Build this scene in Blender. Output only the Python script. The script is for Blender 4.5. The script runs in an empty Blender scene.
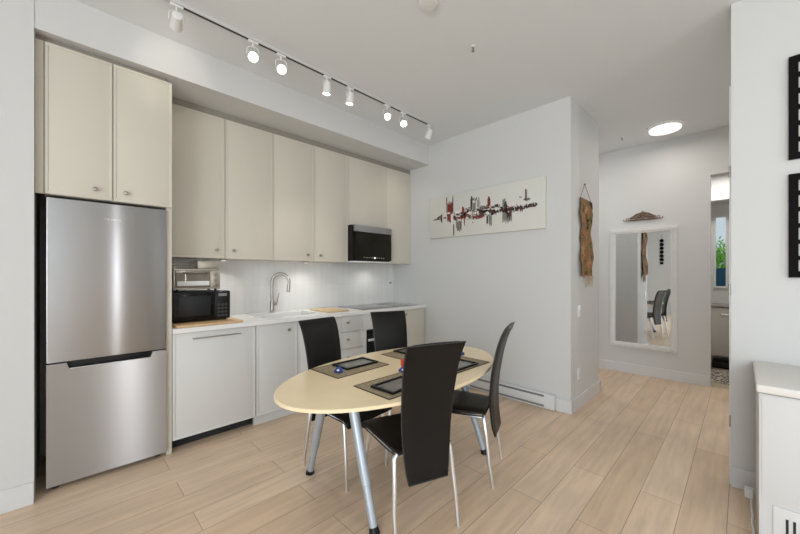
import bpy, bmesh, math, random
from mathutils import Vector, Matrix
random.seed(7)
S = bpy.context.scene
COL = S.collection
PI = math.pi

# ------------------------------------------------------------------ camera
cam_d = bpy.data.cameras.new('camera'); cam = bpy.data.objects.new('camera', cam_d); COL.objects.link(cam)
cam_d.sensor_fit = 'HORIZONTAL'; cam_d.sensor_width = 36.0; cam_d.lens = 340.0/800*36
cam_d.shift_y = 0.00875; cam_d.clip_start = 0.05
cam.location = (0, 0, 1.32); cam.rotation_euler = (math.radians(90), 0, math.radians(45.2-90))
S.camera = cam
# ------------------------------------------------------------------ world, exposure
w = bpy.data.worlds.new('sky'); S.world = w; w.use_nodes = True
bg = w.node_tree.nodes['Background']; bg.inputs[0].default_value = (0.80, 0.90, 1.0, 1); bg.inputs[1].default_value = 0.62
S.view_settings.view_transform = 'Standard'; S.view_settings.look = 'None'
S.view_settings.gamma = 1.0; S.view_settings.use_curve_mapping = False
S.view_settings.exposure = 0.15

def area(name, loc, target, sx, sy, power, color=(1, 1, 1)):
    d = bpy.data.lights.new(name, 'AREA'); d.shape = 'RECTANGLE'; d.size = sx; d.size_y = sy
    d.energy = power; d.color = color
    o = bpy.data.objects.new(name, d); COL.objects.link(o); o.location = loc
    o.rotation_euler = (Vector(target)-Vector(loc)).to_track_quat('-Z', 'Y').to_euler()
    return o
# daylight entering by the windows of the living area behind the camera
area('daylight_rear', (-3.33, -1.45, 1.5), (5, -1.45, 1.5), 2.8, 2.5, 160, (0.90, 0.96, 1.0))
area('daylight_side', (-2.3, -3.13, 1.5), (-2.3, 5, 1.5), 1.7, 2.5, 8, (0.92, 0.96, 1.0))
area('daylight_slit', (0.98, -3.13, 1.45), (0.98, 5, 1.45), 0.05, 2.5, 20, (0.97, 0.98, 1.0))

# ------------------------------------------------------------------ materials
MATS = {}
def mat(name, col, rough=0.5, metal=0.0, coat=0.0, emit=None, es=0.0, bump=0.0, bscale=200, aniso=0.0, spec=0.5, trans=0.0, ior=1.45, alpha=1.0, vary=0.0):
    if name in MATS: return MATS[name]
    m = bpy.data.materials.new(name); m.use_nodes = True; nt = m.node_tree
    b = nt.nodes['Principled BSDF']
    b.inputs['Base Color'].default_value = (*col, 1); b.inputs['Roughness'].default_value = rough
    b.inputs['Metallic'].default_value = metal; b.inputs['Coat Weight'].default_value = coat
    b.inputs['Specular IOR Level'].default_value = spec; b.inputs['IOR'].default_value = ior
    b.inputs['Transmission Weight'].default_value = trans; b.inputs['Alpha'].default_value = alpha
    if aniso: b.inputs['Anisotropic'].default_value = aniso
    if emit: b.inputs['Emission Color'].default_value = (*emit, 1); b.inputs['Emission Strength'].default_value = es
    if bump or vary:
        tc = nt.nodes.new('ShaderNodeTexCoord'); n = nt.nodes.new('ShaderNodeTexNoise')
        n.inputs['Scale'].default_value = bscale; n.inputs['Detail'].default_value = 3
        nt.links.new(tc.outputs['Object'], n.inputs['Vector'])
        if bump:
            bp = nt.nodes.new('ShaderNodeBump'); bp.inputs['Strength'].default_value = bump; bp.inputs['Distance'].default_value = 0.002
            nt.links.new(n.outputs['Fac'], bp.inputs['Height']); nt.links.new(bp.outputs['Normal'], b.inputs['Normal'])
        if vary:
            r = nt.nodes.new('ShaderNodeMix'); r.data_type = 'RGBA'
            r.inputs[6].default_value = (*[c*(1-vary) for c in col], 1); r.inputs[7].default_value = (*[min(1, c*(1+vary)) for c in col], 1)
            nt.links.new(n.outputs['Fac'], r.inputs[0]); nt.links.new(r.outputs[2], b.inputs['Base Color'])
    MATS[name] = m; return m

WALL = mat('painted_wall', (0.66, 0.665, 0.66), 0.75, bump=0.05, bscale=300)
CEIL = mat('painted_ceiling', (0.78, 0.81, 0.83), 0.85, bump=0.05, bscale=300)
TRIM = mat('white_trim', (0.70, 0.705, 0.71), 0.35, bump=0.02)
CAB = mat('greige_cabinet_paint', (0.655, 0.62, 0.54), 0.38, bump=0.02, bscale=400)
CABL = mat('pale_cabinet_paint', (0.68, 0.68, 0.665), 0.38, bump=0.02, bscale=400)
CARC_SHADE = mat('carcass_and_gap_shade', (0.30, 0.28, 0.24), 0.6, bump=0.02)  # carcass colour; also paints the shadow gaps above the cabinets
QUARTZ = mat('white_quartz', (0.84, 0.84, 0.83), 0.18, vary=0.03, bscale=25)
NICKEL = mat('brushed_nickel', (0.40, 0.38, 0.35), 0.28, 1.0, bump=0.02)
CHROME = mat('satin_chrome', (0.80, 0.84, 0.88), 0.34, 1.0, bump=0.01)
LEGBLUE = mat('silver_blue_lacquer', (0.47, 0.53, 0.60), 0.42, 0.5, bump=0.01)
BLACKP = mat('black_plastic', (0.008, 0.008, 0.009), 0.35, spec=0.3, bump=0.02)
BLACKG = mat('black_glass', (0.005, 0.005, 0.006), 0.12, spec=0.3, bump=0.001)
DGLASS = mat('dark_door_glass', (0.012, 0.010, 0.006), 0.12, spec=0.25, bump=0.001)
LEATHER = mat('black_leather', (0.006, 0.0058, 0.0056), 0.40, spec=0.33, bump=0.25, bscale=260)
PIPING = mat('leather_seam_highlight', (0.035, 0.035, 0.035), 0.28, bump=0.2, bscale=300)  # lighter than the leather, to paint in its edge highlight
BAMBOO = mat('bamboo', (0.66, 0.44, 0.24), 0.45, vary=0.18, bscale=30)
BEIGEM = mat('beige_metal', (0.46, 0.43, 0.36), 0.32, 0.6, bump=0.02)
BLACK = mat('matte_black', (0.004, 0.003, 0.003), 0.8, spec=0.2, bump=0.02)
WHITEP = mat('white_plastic', (0.80, 0.80, 0.79), 0.4, bump=0.01)
TOEK = mat('toe_kick_blue_grey', (0.24, 0.27, 0.33), 0.5, bump=0.02)
DARK = mat('dark_void', (0.02, 0.02, 0.022), 0.7, bump=0.02)
RED = mat('paint_red', (0.22, 0.03, 0.025), 0.5, vary=0.7, bscale=45)
PBLK = mat('paint_black', (0.055, 0.035, 0.03), 0.5, vary=0.8, bscale=60)
PGRY = mat('paint_grey', (0.22, 0.22, 0.20), 0.6, vary=0.7, bscale=50)
PWHT = mat('paint_white', (0.80, 0.79, 0.74), 0.6, vary=0.05, bscale=50)
CANVAS = mat('painted_canvas', (0.69, 0.685, 0.64), 0.7, bump=0.25, bscale=500, vary=0.05)
GLASS = mat('window_glass', (0.97, 1.0, 0.99), 0.0, trans=1.0, ior=1.02)
EMIT = mat('lamp_lens', (1, 1, 1), 0.3, emit=(1.0, 0.93, 0.82), es=9, bump=0.001)
EMITC = mat('lamp_diffuser', (1, 1, 1), 0.3, emit=(1.0, 0.97, 0.92), es=0.9, bump=0.001)
BLUE = mat('cobalt_glass', (0.03, 0.06, 0.30), 0.08, coat=0.6, vary=0.4, bscale=60)
REDG = mat('red_glass', (0.55, 0.05, 0.02), 0.15, coat=0.5, vary=0.2, bscale=60)
BRONZE = mat('aged_bronze_wood', (0.17, 0.10, 0.06), 0.45, 0.25, bump=0.5, bscale=90, vary=0.4)
GREY = mat('grey_print', (0.20, 0.195, 0.18), 0.22, vary=0.5, bscale=14)
LEAF = mat('leaves', (0.30, 0.62, 0.08), 0.6, vary=0.6, bscale=12)
TEAL = mat('blue_painted_wood', (0.015, 0.08, 0.13), 0.5, vary=0.2, bscale=10)

def steel(name='brushed_steel'):
    m = mat(name, (0.47, 0.475, 0.49), 0.31, 1.0, aniso=1.0); nt = m.node_tree; b = nt.nodes['Principled BSDF']
    tg = nt.nodes.new('ShaderNodeTangent'); tg.direction_type = 'RADIAL'; tg.axis = 'Z'
    nt.links.new(tg.outputs[0], b.inputs['Tangent']); b.inputs['Anisotropic Rotation'].default_value = 0.25
    return m
STEEL = steel()

def wood_floor():
    m = bpy.data.materials.new('oak_planks'); m.use_nodes = True; nt = m.node_tree; b = nt.nodes['Principled BSDF']; L = nt.links.new
    tc = nt.nodes.new('ShaderNodeTexCoord'); mp = nt.nodes.new('ShaderNodeMapping'); mp.inputs['Location'].default_value = (0.4, -0.057+0.19*30, 0)
    L(tc.outputs['Object'], mp.inputs[0])
    br = nt.nodes.new('ShaderNodeTexBrick'); br.offset = 0.37; br.offset_frequency = 2
    br.inputs['Scale'].default_value = 1; br.inputs['Brick Width'].default_value = 1.45; br.inputs['Row Height'].default_value = 0.19
    br.inputs['Mortar Size'].default_value = 0.0016; br.inputs['Mortar Smooth'].default_value = 0.2
    br.inputs['Color1'].default_value = (0, 0, 0, 1); br.inputs['Color2'].default_value = (1, 1, 1, 1); br.inputs['Mortar'].default_value = (0.5, 0.5, 0.5, 1)
    br.inputs['Bias'].default_value = 0
    L(mp.outputs[0], br.inputs['Vector'])
    ramp = nt.nodes.new('ShaderNodeValToRGB'); ramp.color_ramp.elements[0].color = (0.70, 0.515, 0.36, 1); ramp.color_ramp.elements[1].color = (0.79, 0.61, 0.45, 1)
    L(br.outputs['Color'], ramp.inputs[0])
    mp2 = nt.nodes.new('ShaderNodeMapping'); mp2.inputs['Scale'].default_value = (1.2, 14, 1); L(tc.outputs['Object'], mp2.inputs[0])
    n = nt.nodes.new('ShaderNodeTexNoise'); n.inputs['Scale'].default_value = 1.6; n.inputs['Detail'].default_value = 6; n.inputs['Roughness'].default_value = 0.6; L(mp2.outputs[0], n.inputs['Vector'])
    r2 = nt.nodes.new('ShaderNodeMapRange'); r2.inputs['From Min'].default_value = 0.3; r2.inputs['From Max'].default_value = 0.7; r2.inputs['To Min'].default_value = 0.86; r2.inputs['To Max'].default_value = 1.10; L(n.outputs['Fac'], r2.inputs['Value'])
    n2 = nt.nodes.new('ShaderNodeTexNoise'); n2.inputs['Scale'].default_value = 2.2; n2.inputs['Detail'].default_value = 2; L(tc.outputs['Object'], n2.inputs['Vector'])
    r3 = nt.nodes.new('ShaderNodeMapRange'); r3.inputs['From Min'].default_value = 0.3; r3.inputs['From Max'].default_value = 0.7; r3.inputs['To Min'].default_value = 0.93; r3.inputs['To Max'].default_value = 1.06; L(n2.outputs['Fac'], r3.inputs['Value'])
    mu = nt.nodes.new('ShaderNodeMath'); mu.operation = 'MULTIPLY'; L(r2.outputs[0], mu.inputs[0]); L(r3.outputs[0], mu.inputs[1])
    mx = nt.nodes.new('ShaderNodeMix'); mx.data_type = 'RGBA'; mx.blend_type = 'MULTIPLY'; mx.inputs[0].default_value = 1
    L(ramp.outputs[0], mx.inputs[6]); L(mu.outputs[0], mx.inputs[7])
    mj = nt.nodes.new('ShaderNodeMix'); mj.data_type = 'RGBA'; L(br.outputs['Fac'], mj.inputs[0]); L(mx.outputs[2], mj.inputs[6]); mj.inputs[7].default_value = (0.30, 0.20, 0.13, 1)
    L(mj.outputs[2], b.inputs['Base Color']); b.inputs['Roughness'].default_value = 0.36; b.inputs['Specular IOR Level'].default_value = 0.45
    bp = nt.nodes.new('ShaderNodeBump'); bp.inputs['Strength'].default_value = 0.3; bp.inputs['Distance'].default_value = 0.001; bp.invert = True
    L(br.outputs['Fac'], bp.inputs['Height']); L(bp.outputs[0], b.inputs['Normal'])
    return m
FLOOR = wood_floor()

def grid_mat(name, c1, c2, cm, bw, rh, mortar, rough, coords='xz', offset=0.0, bump=0.4, loc=(0, 0, 0)):
    m = bpy.data.materials.new(name); m.use_nodes = True; nt = m.node_tree; b = nt.nodes['Principled BSDF']; L = nt.links.new
    tc = nt.nodes.new('ShaderNodeTexCoord'); sp = nt.nodes.new('ShaderNodeSeparateXYZ'); cb = nt.nodes.new('ShaderNodeCombineXYZ')
    L(tc.outputs['Object'], sp.inputs[0]); ix = {'x': 0, 'y': 1, 'z': 2}
    L(sp.outputs[ix[coords[0]]], cb.inputs[0]); L(sp.outputs[ix[coords[1]]], cb.inputs[1])
    mp = nt.nodes.new('ShaderNodeMapping'); mp.inputs['Location'].default_value = loc; L(cb.outputs[0], mp.inputs[0])
    br = nt.nodes.new('ShaderNodeTexBrick'); br.offset = offset; br.inputs['Scale'].default_value = 1
    br.inputs['Brick Width'].default_value = bw; br.inputs['Row Height'].default_value = rh; br.inputs['Mortar Size'].default_value = mortar
    br.inputs['Color1'].default_value = (*c1, 1); br.inputs['Color2'].default_value = (*c2, 1); br.inputs['Mortar'].default_value = (*cm, 1)
    L(mp.outputs[0], br.inputs['Vector']); L(br.outputs['Color'], b.inputs['Base Color']); b.inputs['Roughness'].default_value = rough
    bp = nt.nodes.new('ShaderNodeBump'); bp.inputs['Strength'].default_value = bump; bp.inputs['Distance'].default_value = 0.002; bp.invert = True
    L(br.outputs['Fac'], bp.inputs['Height']); L(bp.outputs[0], b.inputs['Normal'])
    return m
TILE = grid_mat('stacked_white_tile', (0.80, 0.80, 0.79), (0.76, 0.76, 0.75), (0.70, 0.70, 0.68), 0.30, 0.0815, 0.0016, 0.14, 'zx', 0.0, 0.35)
WEAVE = grid_mat('woven_placemat', (0.56, 0.46, 0.30), (0.36, 0.29, 0.18), (0.10, 0.08, 0.05), 0.009, 0.007, 0.0009, 0.7, 'xy', 0.5, 0.5)
def rug_mat():
    m = bpy.data.materials.new('patterned_rug'); m.use_nodes = True; nt = m.node_tree; b = nt.nodes['Principled BSDF']
    tc = nt.nodes.new('ShaderNodeTexCoord'); v = nt.nodes.new('ShaderNodeTexVoronoi'); v.feature = 'DISTANCE_TO_EDGE'; v.inputs['Scale'].default_value = 22
    rp = nt.nodes.new('ShaderNodeValToRGB'); rp.color_ramp.elements[0].position = 0.10; rp.color_ramp.elements[0].color = (0.62, 0.55, 0.45, 1); rp.color_ramp.elements[1].position = 0.16; rp.color_ramp.elements[1].color = (0.04, 0.03, 0.04, 1)
    nt.links.new(tc.outputs['Object'], v.inputs['Vector']); nt.links.new(v.outputs['Distance'], rp.inputs[0]); nt.links.new(rp.outputs[0], b.inputs['Base Color']); b.inputs['Roughness'].default_value = 0.9
    return m
RUGM = rug_mat()
TABLEW = mat('birch_veneer', (0.90, 0.745, 0.50), 0.30, coat=0.15, vary=0.05, bscale=9)
BATHF = mat('bath_floor_tile', (0.55, 0.46, 0.34), 0.4, vary=0.06, bscale=8)

def tapestry_mat():
    m = bpy.data.materials.new('tapestry_weave'); m.use_nodes = True; nt = m.node_tree; b = nt.nodes['Principled BSDF']; L = nt.links.new
    tc = nt.nodes.new('ShaderNodeTexCoord'); n = nt.nodes.new('ShaderNodeTexNoise'); n.inputs['Scale'].default_value = 11; n.inputs['Detail'].default_value = 6; n.inputs['Roughness'].default_value = 0.55; L(tc.outputs['Object'], n.inputs['Vector'])
    r = nt.nodes.new('ShaderNodeValToRGB'); e = r.color_ramp; e.interpolation = 'EASE'
    e.elements[0].position = 0.36; e.elements[0].color = (0.03, 0.012, 0.012, 1); e.elements[1].position = 0.64; e.elements[1].color = (0.40, 0.30, 0.15, 1)
    for p, c in ((0.43, (0.11, 0.13, 0.04)), (0.47, (0.36, 0.12, 0.04)), (0.50, (0.09, 0.11, 0.04)), (0.53, (0.32, 0.24, 0.11)), (0.57, (0.36, 0.08, 0.03))):
        x = e.elements.new(p); x.color = (*c, 1)
    L(n.outputs['Fac'], r.inputs[0]); L(r.outputs[0], b.inputs['Base Color']); b.inputs['Roughness'].default_value = 0.9
    n2 = nt.nodes.new('ShaderNodeTexNoise'); n2.inputs['Scale'].default_value = 150; L(tc.outputs['Object'], n2.inputs['Vector'])
    bp = nt.nodes.new('ShaderNodeBump'); bp.inputs['Strength'].default_value = 0.5; bp.inputs['Distance'].default_value = 0.004; L(n2.outputs['Fac'], bp.inputs['Height']); L(bp.outputs[0], b.inputs['Normal'])
    return m
TAPM = tapestry_mat()

# ------------------------------------------------------------------ mesh helpers
class MB:
    def __init__(s): s.bm = bmesh.new()
    def box(s, x0, x1, y0, y1, z0, z1):
        v = [s.bm.verts.new((x, y, z)) for z in (z0, z1) for y in (y0, y1) for x in (x0, x1)]
        for f in ((0, 2, 3, 1), (4, 5, 7, 6), (0, 1, 5, 4), (2, 6, 7, 3), (0, 4, 6, 2), (1, 3, 7, 5)): s.bm.faces.new([v[i] for i in f])
        return s
    def rbox(s, x0, x1, y0, y1, z0, z1, r=0.004, seg=2):
        t = bmesh.new(); m = MB.__new__(MB); m.bm = t; m.box(x0, x1, y0, y1, z0, z1)
        bmesh.ops.bevel(t, geom=list(t.edges), offset=r, segments=seg, affect='EDGES', profile=0.5)
        me = bpy.data.meshes.new('t'); t.to_mesh(me); t.free(); s.bm.from_mesh(me); bpy.data.meshes.remove(me); return s
    def ring(s, c, x, y, pts): return [s.bm.verts.new(c + x*a + y*b) for a, b in pts]
    def loft(s, rings, cap=True, closed=False):
        n = len(rings[0]); R = rings + ([rings[0]] if closed else [])
        for a, b in zip(R[:-1], R[1:]):
            for i in range(n): s.bm.faces.new((a[i], a[(i+1) % n], b[(i+1) % n], b[i]))
        if cap and not closed:
            s.bm.faces.new(list(reversed(rings[0]))); s.bm.faces.new(rings[-1])
        return s
    def tube(s, pts, r, seg=10, closed=False, cap=True):
        P = [Vector(p) for p in pts]; n = len(P); rs = r if isinstance(r, (list, tuple)) else [r]*n; rings = []; px = None
        for i, p in enumerate(P):
            if closed: d = (P[(i+1) % n]-P[i-1]).normalized()
            else: d = ((P[min(i+1, n-1)]-P[max(i-1, 0)])).normalized()
            if px is None:
                up = Vector((0, 0, 1)) if abs(d.z) < 0.9 else Vector((1, 0, 0)); x = d.cross(up).normalized()
            else: x = (px - d*px.dot(d)).normalized()
            y = d.cross(x); px = x
            rings.append(s.ring(p, x, y, [(rs[i]*math.cos(2*PI*k/seg), rs[i]*math.sin(2*PI*k/seg)) for k in range(seg)]))
        return s.loft(rings, cap, closed)
    def cyl(s, p0, p1, r0, r1=None, seg=20): return s.tube([p0, p1], [r0, r0 if r1 is None else r1], seg)
    def lathe(s, prof, c=(0, 0, 0), seg=24, axis='z'):
        c = Vector(c); rings = []
        ax = {'z': (Vector((1, 0, 0)), Vector((0, 1, 0)), Vector((0, 0, 1))), 'y': (Vector((1, 0, 0)), Vector((0, 0, 1)), Vector((0, -1, 0))), 'x': (Vector((0, 1, 0)), Vector((0, 0, 1)), Vector((1, 0, 0)))}[axis]
        for r, h in prof: rings.append(s.ring(c + ax[2]*h, ax[0], ax[1], [(max(r, 1e-4)*math.cos(2*PI*k/seg), max(r, 1e-4)*math.sin(2*PI*k/seg)) for k in range(seg)]))
        return s.loft(rings)
    def slab(s, prof, widths, th, bow=0.0, nx=8):
        # prof: (y,z) centre line; a padded sheet of given widths with rounded edges
        P = [Vector((0, a, b)) for a, b in prof]; n = len(P); rings = []
        for i, p in enumerate(P):
            d = (P[min(i+1, n-1)]-P[max(i-1, 0)]).normalized(); nrm = Vector((0, -d.z, d.y)); w = widths[i]/2
            t = th/2*(0.55 if i in (0, n-1) else 1.0)
            top = []; bot = []
            for k in range(nx+1):
                u = -1+2*k/nx; tt = t*(0.45 if k in (0, nx) else 1.0); off = bow*u*u
                q = p + Vector((u*w, 0, 0)) + nrm*off
                top.append(q+nrm*tt); bot.append(q-nrm*tt)
            rings.append([s.bm.verts.new(q) for q in top + list(reversed(bot))])
        return s.loft(rings)
    def build(s, name, m, parent=None, kind=None, smooth=True, bevel=0.0, world=True, xf=None):
        if bevel: bmesh.ops.bevel(s.bm, geom=[e for e in s.bm.edges if len(e.link_faces) == 2 and e.calc_face_angle(0) > 0.5], offset=bevel, segments=2, affect='EDGES')
        if xf is not None: bmesh.ops.transform(s.bm, matrix=xf, verts=s.bm.verts)
        bmesh.ops.recalc_face_normals(s.bm, faces=list(s.bm.faces))
        if parent is not None:
            off = ORG.get(parent.name, Vector((0, 0, 0)))
        else:
            xs = [v.co for v in s.bm.verts]
            off = Vector(((min(v.x for v in xs)+max(v.x for v in xs))/2, (min(v.y for v in xs)+max(v.y for v in xs))/2, min(v.z for v in xs)))
            if kind == 'world0': off = Vector((0, 0, 0))
        if world:
            for v in s.bm.verts: v.co -= off
        me = bpy.data.meshes.new(name); s.bm.to_mesh(me); s.bm.free()
        o = bpy.data.objects.new(name, me); COL.objects.link(o)
        if parent is None and world: o.location = off
        if parent is not None: o.parent = parent
        if world: ORG[o.name] = off
        me.materials.append(m)
        if smooth:
            for p in me.polygons: p.use_smooth = True
            try: me.set_sharp_from_angle(angle=math.radians(35))
            except Exception: pass
        return o
ORG = {}
def tag(o, label=None, cat=None, group=None, kind=None):
    if label: o['label'] = label
    if cat: o['category'] = cat
    if group: o['group'] = group
    if kind: o['kind'] = kind
    return o
def thing(name, label, cat, loc, group=None):
    o = bpy.data.objects.new(name, None); COL.objects.link(o); o.location = loc; o.empty_display_size = 0.1
    ORG[o.name] = Vector(loc); return tag(o, label, cat, group)
def struct(name, mb, m, bevel=0.0, label=None):
    o = mb.build(name, m, kind='world0', smooth=False, bevel=bevel); o['kind'] = 'structure'
    return tag(o, label or name.replace('_', ' '), 'room')
def dup(root):
    r = root.copy(); COL.objects.link(r)
    for ch in list(root.children):
        c = ch.copy(); COL.objects.link(c); c.parent = r
        for g in list(ch.children):
            d = g.copy(); COL.objects.link(d); d.parent = c
    return r
def B(*a): return MB().box(*a)
def RB(*a, r=0.004): return MB().rbox(*a, r=r)

# ------------------------------------------------------------------ the setting
XW, XM, XR = 3.40, 5.37, 2.96       # art wall, mirror wall, right wall faces
H = 3.0
struct('floor', B(-3.52, 5.40, -3.32, 3.70, -0.06, 0.0), FLOOR)
struct('ceiling', B(-3.52, 5.50, -3.32, 3.70, H, H+0.08), CEIL)
struct('wall_left', B(-3.4, -0.116, 2.88, 3.70, 0, H), WALL)
struct('wall_back', B(-0.116, XW, 3.57, 3.70, 0, H), WALL)
struct('wall_bulkhead', B(-0.116, XW, 2.885, 3.57, 2.745, H), WALL)
struct('wall_centre', B(XW, 4.29, 1.14, 3.70, 0, H), WALL)
struct('wall_mirror', B(XM, XM+0.10, 0.275, 3.0, 0, H).box(XM, XM+0.10, -0.72, 0.275, 2.49, H), WALL)
struct('wall_hall_end', B(4.29, XM+0.1, 3.0, 3.1, 0, H), WALL)
struct('wall_right', B(XR, XR+0.12, -3.2, 0.05, 0, H), WALL)
struct('wall_hall_right', B(XR+0.12, XM+0.1, -0.82, -0.72, 0, H), WALL)
struct('wall_rear', B(-3.52, -3.4, -3.32, -2.9, 0, H).box(-3.52, -3.4, 0.0, 3.7, 0, H).box(-3.52, -3.4, -2.9, 0.0, 0, 0.2).box(-3.52, -3.4, -2.9, 0.0, 2.75, H), WALL)
struct('wall_window', B(-3.4, -3.2, -3.32, -3.2, 0, H).box(-1.4, 0.92, -3.32, -3.2, 0, H).box(1.04, XR+0.12, -3.32, -3.2, 0, H)
       .box(-3.2, -1.4, -3.32, -3.2, 0, 0.2).box(-3.2, -1.4, -3.32, -3.2, 2.75, H).box(0.92, 1.04, -3.32, -3.2, 0, 0.15).box(0.92, 1.04, -3.32, -3.2, 2.75, H), WALL)
# baseboards
def bb(side, *boxes):
    m = MB()
    for b in boxes: m.rbox(*b, 0.0, 0.125, r=0.003)
    struct('baseboard_'+side, m, TRIM)
bb('left', (-3.4, -0.116, 2.866, 2.881)); bb('centre', (XW-0.014, XW+0.001, 1.126, 1.27), (XW-0.0141, 4.304, 1.126, 1.141), (4.289, 4.304, 1.126, 3.0))
bb('mirror', (XM-0.014, XM+0.001, 0.275, 3.0)); bb('right', (XR-0.014, XR+0.001, -3.2, 0.05)); bb('rear', (-3.401, -3.386, 0.0, 2.88)); 
# windows behind the camera
def window(n, x0, x1, y0, y1, z0, z1, along, splits):
    m = MB(); f = 0.05
    if along == 'x':
        m.box(x0, x1, y0, y1, z0, z0+f).box(x0, x1, y0, y1, z1-f, z1)
        for k in range(splits+1):
            c = x0 + (x1-x0-f)*k/splits; m.box(c, c+f, y0+0.001, y1-0.001, z0, z1)
        g = B(x0+0.01, x1-0.01, (y0+y1)/2-0.004, (y0+y1)/2+0.004, z0+0.02, z1-0.02)
    else:
        m.box(x0, x1, y0, y1, z0, z0+f).box(x0, x1, y0, y1, z1-f, z1)
        for k in range(splits+1):
            c = y0 + (y1-y0-f)*k/splits; m.box(x0+0.001, x1-0.001, c, c+f, z0, z1)
        g = B((x0+x1)/2-0.004, (x0+x1)/2+0.004, y0+0.01, y1-0.01, z0+0.02, z1-0.02)
    o = m.build('window_%d' % n, TRIM, kind='world0', smooth=False); o['kind'] = 'structure'; tag(o, 'white framed window %s' % ('of the living area' if n < 4 else 'above the bathroom vanity'), 'window')
    g = g.build('pane', GLASS, o, smooth=False); return o
window(1, -3.49, -3.43, -2.9, 0.0, 0.2, 2.75, 'y', 3)
window(2, -3.2, -1.4, -3.29, -3.23, 0.2, 2.75, 'x', 2)
mm = MB().box(0.92, 1.04, -3.29, -3.23, 0.15, 0.19).box(0.92, 1.04, -3.29, -3.23, 2.71, 2.75).box(0.92, 0.935, -3.29, -3.23, 0.15, 2.75).box(1.025, 1.04, -3.29, -3.23, 0.15, 2.75)
o = mm.build('window_3', TRIM, kind='world0', smooth=False); o['kind'] = 'structure'; tag(o, 'slim full height window slot', 'window')
B(0.93, 1.03, -3.265, -3.255, 0.17, 2.73).build('pane', GLASS, o, smooth=False)
# hall doorway: casing at the end of the right wall, threshold
o = struct('trim_1', B(XR+0.012, XR+0.115, 0.05, 0.058, 0.0, 2.50), TRIM, label='white door casing on the hall side of the right wall')
for z in (0.40, 1.22, 1.96):
    MB().cyl((XR+0.006, 0.055, z-0.035), (XR+0.006, 0.055, z+0.035), 0.005, seg=10).build('hinge', NICKEL, o)
struct('trim_2', B(XM-0.006, XM+0.106, 0.262, 0.275, 0, 2.49).box(XM-0.006, XM+0.106, -0.72, 0.262, 2.478, 2.49), TRIM, label='white jamb of the bathroom doorway')
# bathroom beyond the doorway
struct('floor_bathroom', B(5.40, 6.92, -0.82, 1.2, -0.06, 0.001), BATHF)
struct('ceiling_bathroom', B(5.47, 6.92, -0.82, 1.2, 2.75, 2.83), CEIL)
struct('wall_bathroom', B(6.9, 7.0, -0.82, 0.15, 0, 2.75).box(6.9, 7.0, 0.30, 1.2, 0, 2.75).box(6.9, 7.0, 0.15, 0.30, 0, 1.11).box(6.9, 7.0, 0.15, 0.30, 2.19, 2.75)
       .box(5.47, 7.0, 1.2, 1.3, 0, 2.75).box(5.47, 7.0, -0.92, -0.82, 0, 2.75), WALL)
struct('trim_3', B(6.55, 6.9, -0.8, 1.19, 2.36, 2.74), WALL, label='boxed ceiling drop over the bathroom vanity')
m = MB().box(6.88, 6.95, 0.15, 0.172, 1.11, 2.19).box(6.88, 6.95, 0.278, 0.30, 1.11, 2.19).box(6.881, 6.949, 0.15, 0.30, 1.11, 1.14).box(6.881, 6.949, 0.15, 0.30, 2.16, 2.19)
o = m.build('window_4', TRIM, kind='world0', smooth=False); o['kind'] = 'structure'; tag(o, 'narrow white window above the bathroom vanity', 'window')
B(6.91, 6.916, 0.17, 0.28, 1.13, 2.17).build('pane', GLASS, o, smooth=False)

# ------------------------------------------------------------------ cabinetry
def door_panel(x0, x1, z0, z1, y, th=0.02, rim=0.016, dep=0.0035):
    """slim-framed slab door, its front at y, facing -y"""
    m = MB(); g = 0.0026; x0 += g; x1 -= g; z0 += g; z1 -= g
    m.rbox(x0, x1, y+dep, y+th, z0, z1, r=0.001)
    for b in ((x0, x1, z0, z0+rim), (x0, x1, z1-rim, z1), (x0, x0+rim, z0+rim, z1-rim), (x1-rim, x1, z0+rim, z1-rim)):
        m.rbox(b[0], b[1], y, y+dep+0.002, b[2], b[3], r=0.0012)
    return m
def knob_mb(x, y, z, r=0.013):
    return MB().lathe([(0.006, 0), (0.0055, 0.008), (0.006, 0.013), (r, 0.017), (r*1.05, 0.021), (r*0.9, 0.026), (r*0.4, 0.028)], (x, y, z), 16, 'y')
def cabinet(name, label, cat, x0, x1, y, z0, z1, ydepth, doors, M, group=None, knobs=(), kind='door', carc=None, top=None):
    t = thing(name, label, cat, ((x0+x1)/2, (y+ydepth)/2, z0), group)
    B(x0+0.001, x1-0.001, y+0.021, ydepth, z0+0.001, top or z1-0.001).build('body', carc or M, t, smooth=False)
    for i, (a, b, c, d) in enumerate(doors):
        dd = door_panel(a, b, c, d, y).build(kind, M, t)
        if i < len(knobs) and knobs[i]: knob_mb(knobs[i][0], y+0.0, knobs[i][1]).build('knob', NICKEL, dd)
    return t
# refrigerator
fr = thing('refrigerator', 'tall stainless steel refrigerator with freezer drawer door below', 'refrigerator', (0.233, 3.2, 0))
RB(-0.066, 0.531, 2.985, 3.555, 0.03, 1.775, r=0.003).build('body', BLACKP, fr)
RB(-0.069, 0.534, 2.93, 2.98, 0.781, 1.782, r=0.006).build('upper_door', STEEL, fr)
dm = MB(); out = [(-0.069, 0.035), (0.534, 0.035), (0.534, 0.774), (0.452, 0.774), (0.440, 0.735), (0.030, 0.735), (0.018, 0.774), (-0.069, 0.774)]
dm.loft([[dm.bm.verts.new((a, yy, b)) for a, b in out] for yy in (2.93, 2.98)])
ld = dm.build('lower_door', STEEL, fr, bevel=0.003)
MB().rbox(0.016, 0.454, 2.955, 2.984, 0.728, 0.778, r=0.001).build('handle_recess', BLACKP, ld)
MB().rbox(0.034, 0.436, 2.929, 2.934, 0.7345, 0.7375, r=0.0008).build('handle_edge', CHROME, ld)
B(-0.06, 0.525, 2.96, 2.984, 0.770, 0.785).build('door_gasket', BLACKP, fr, smooth=False)
m = MB()
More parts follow.
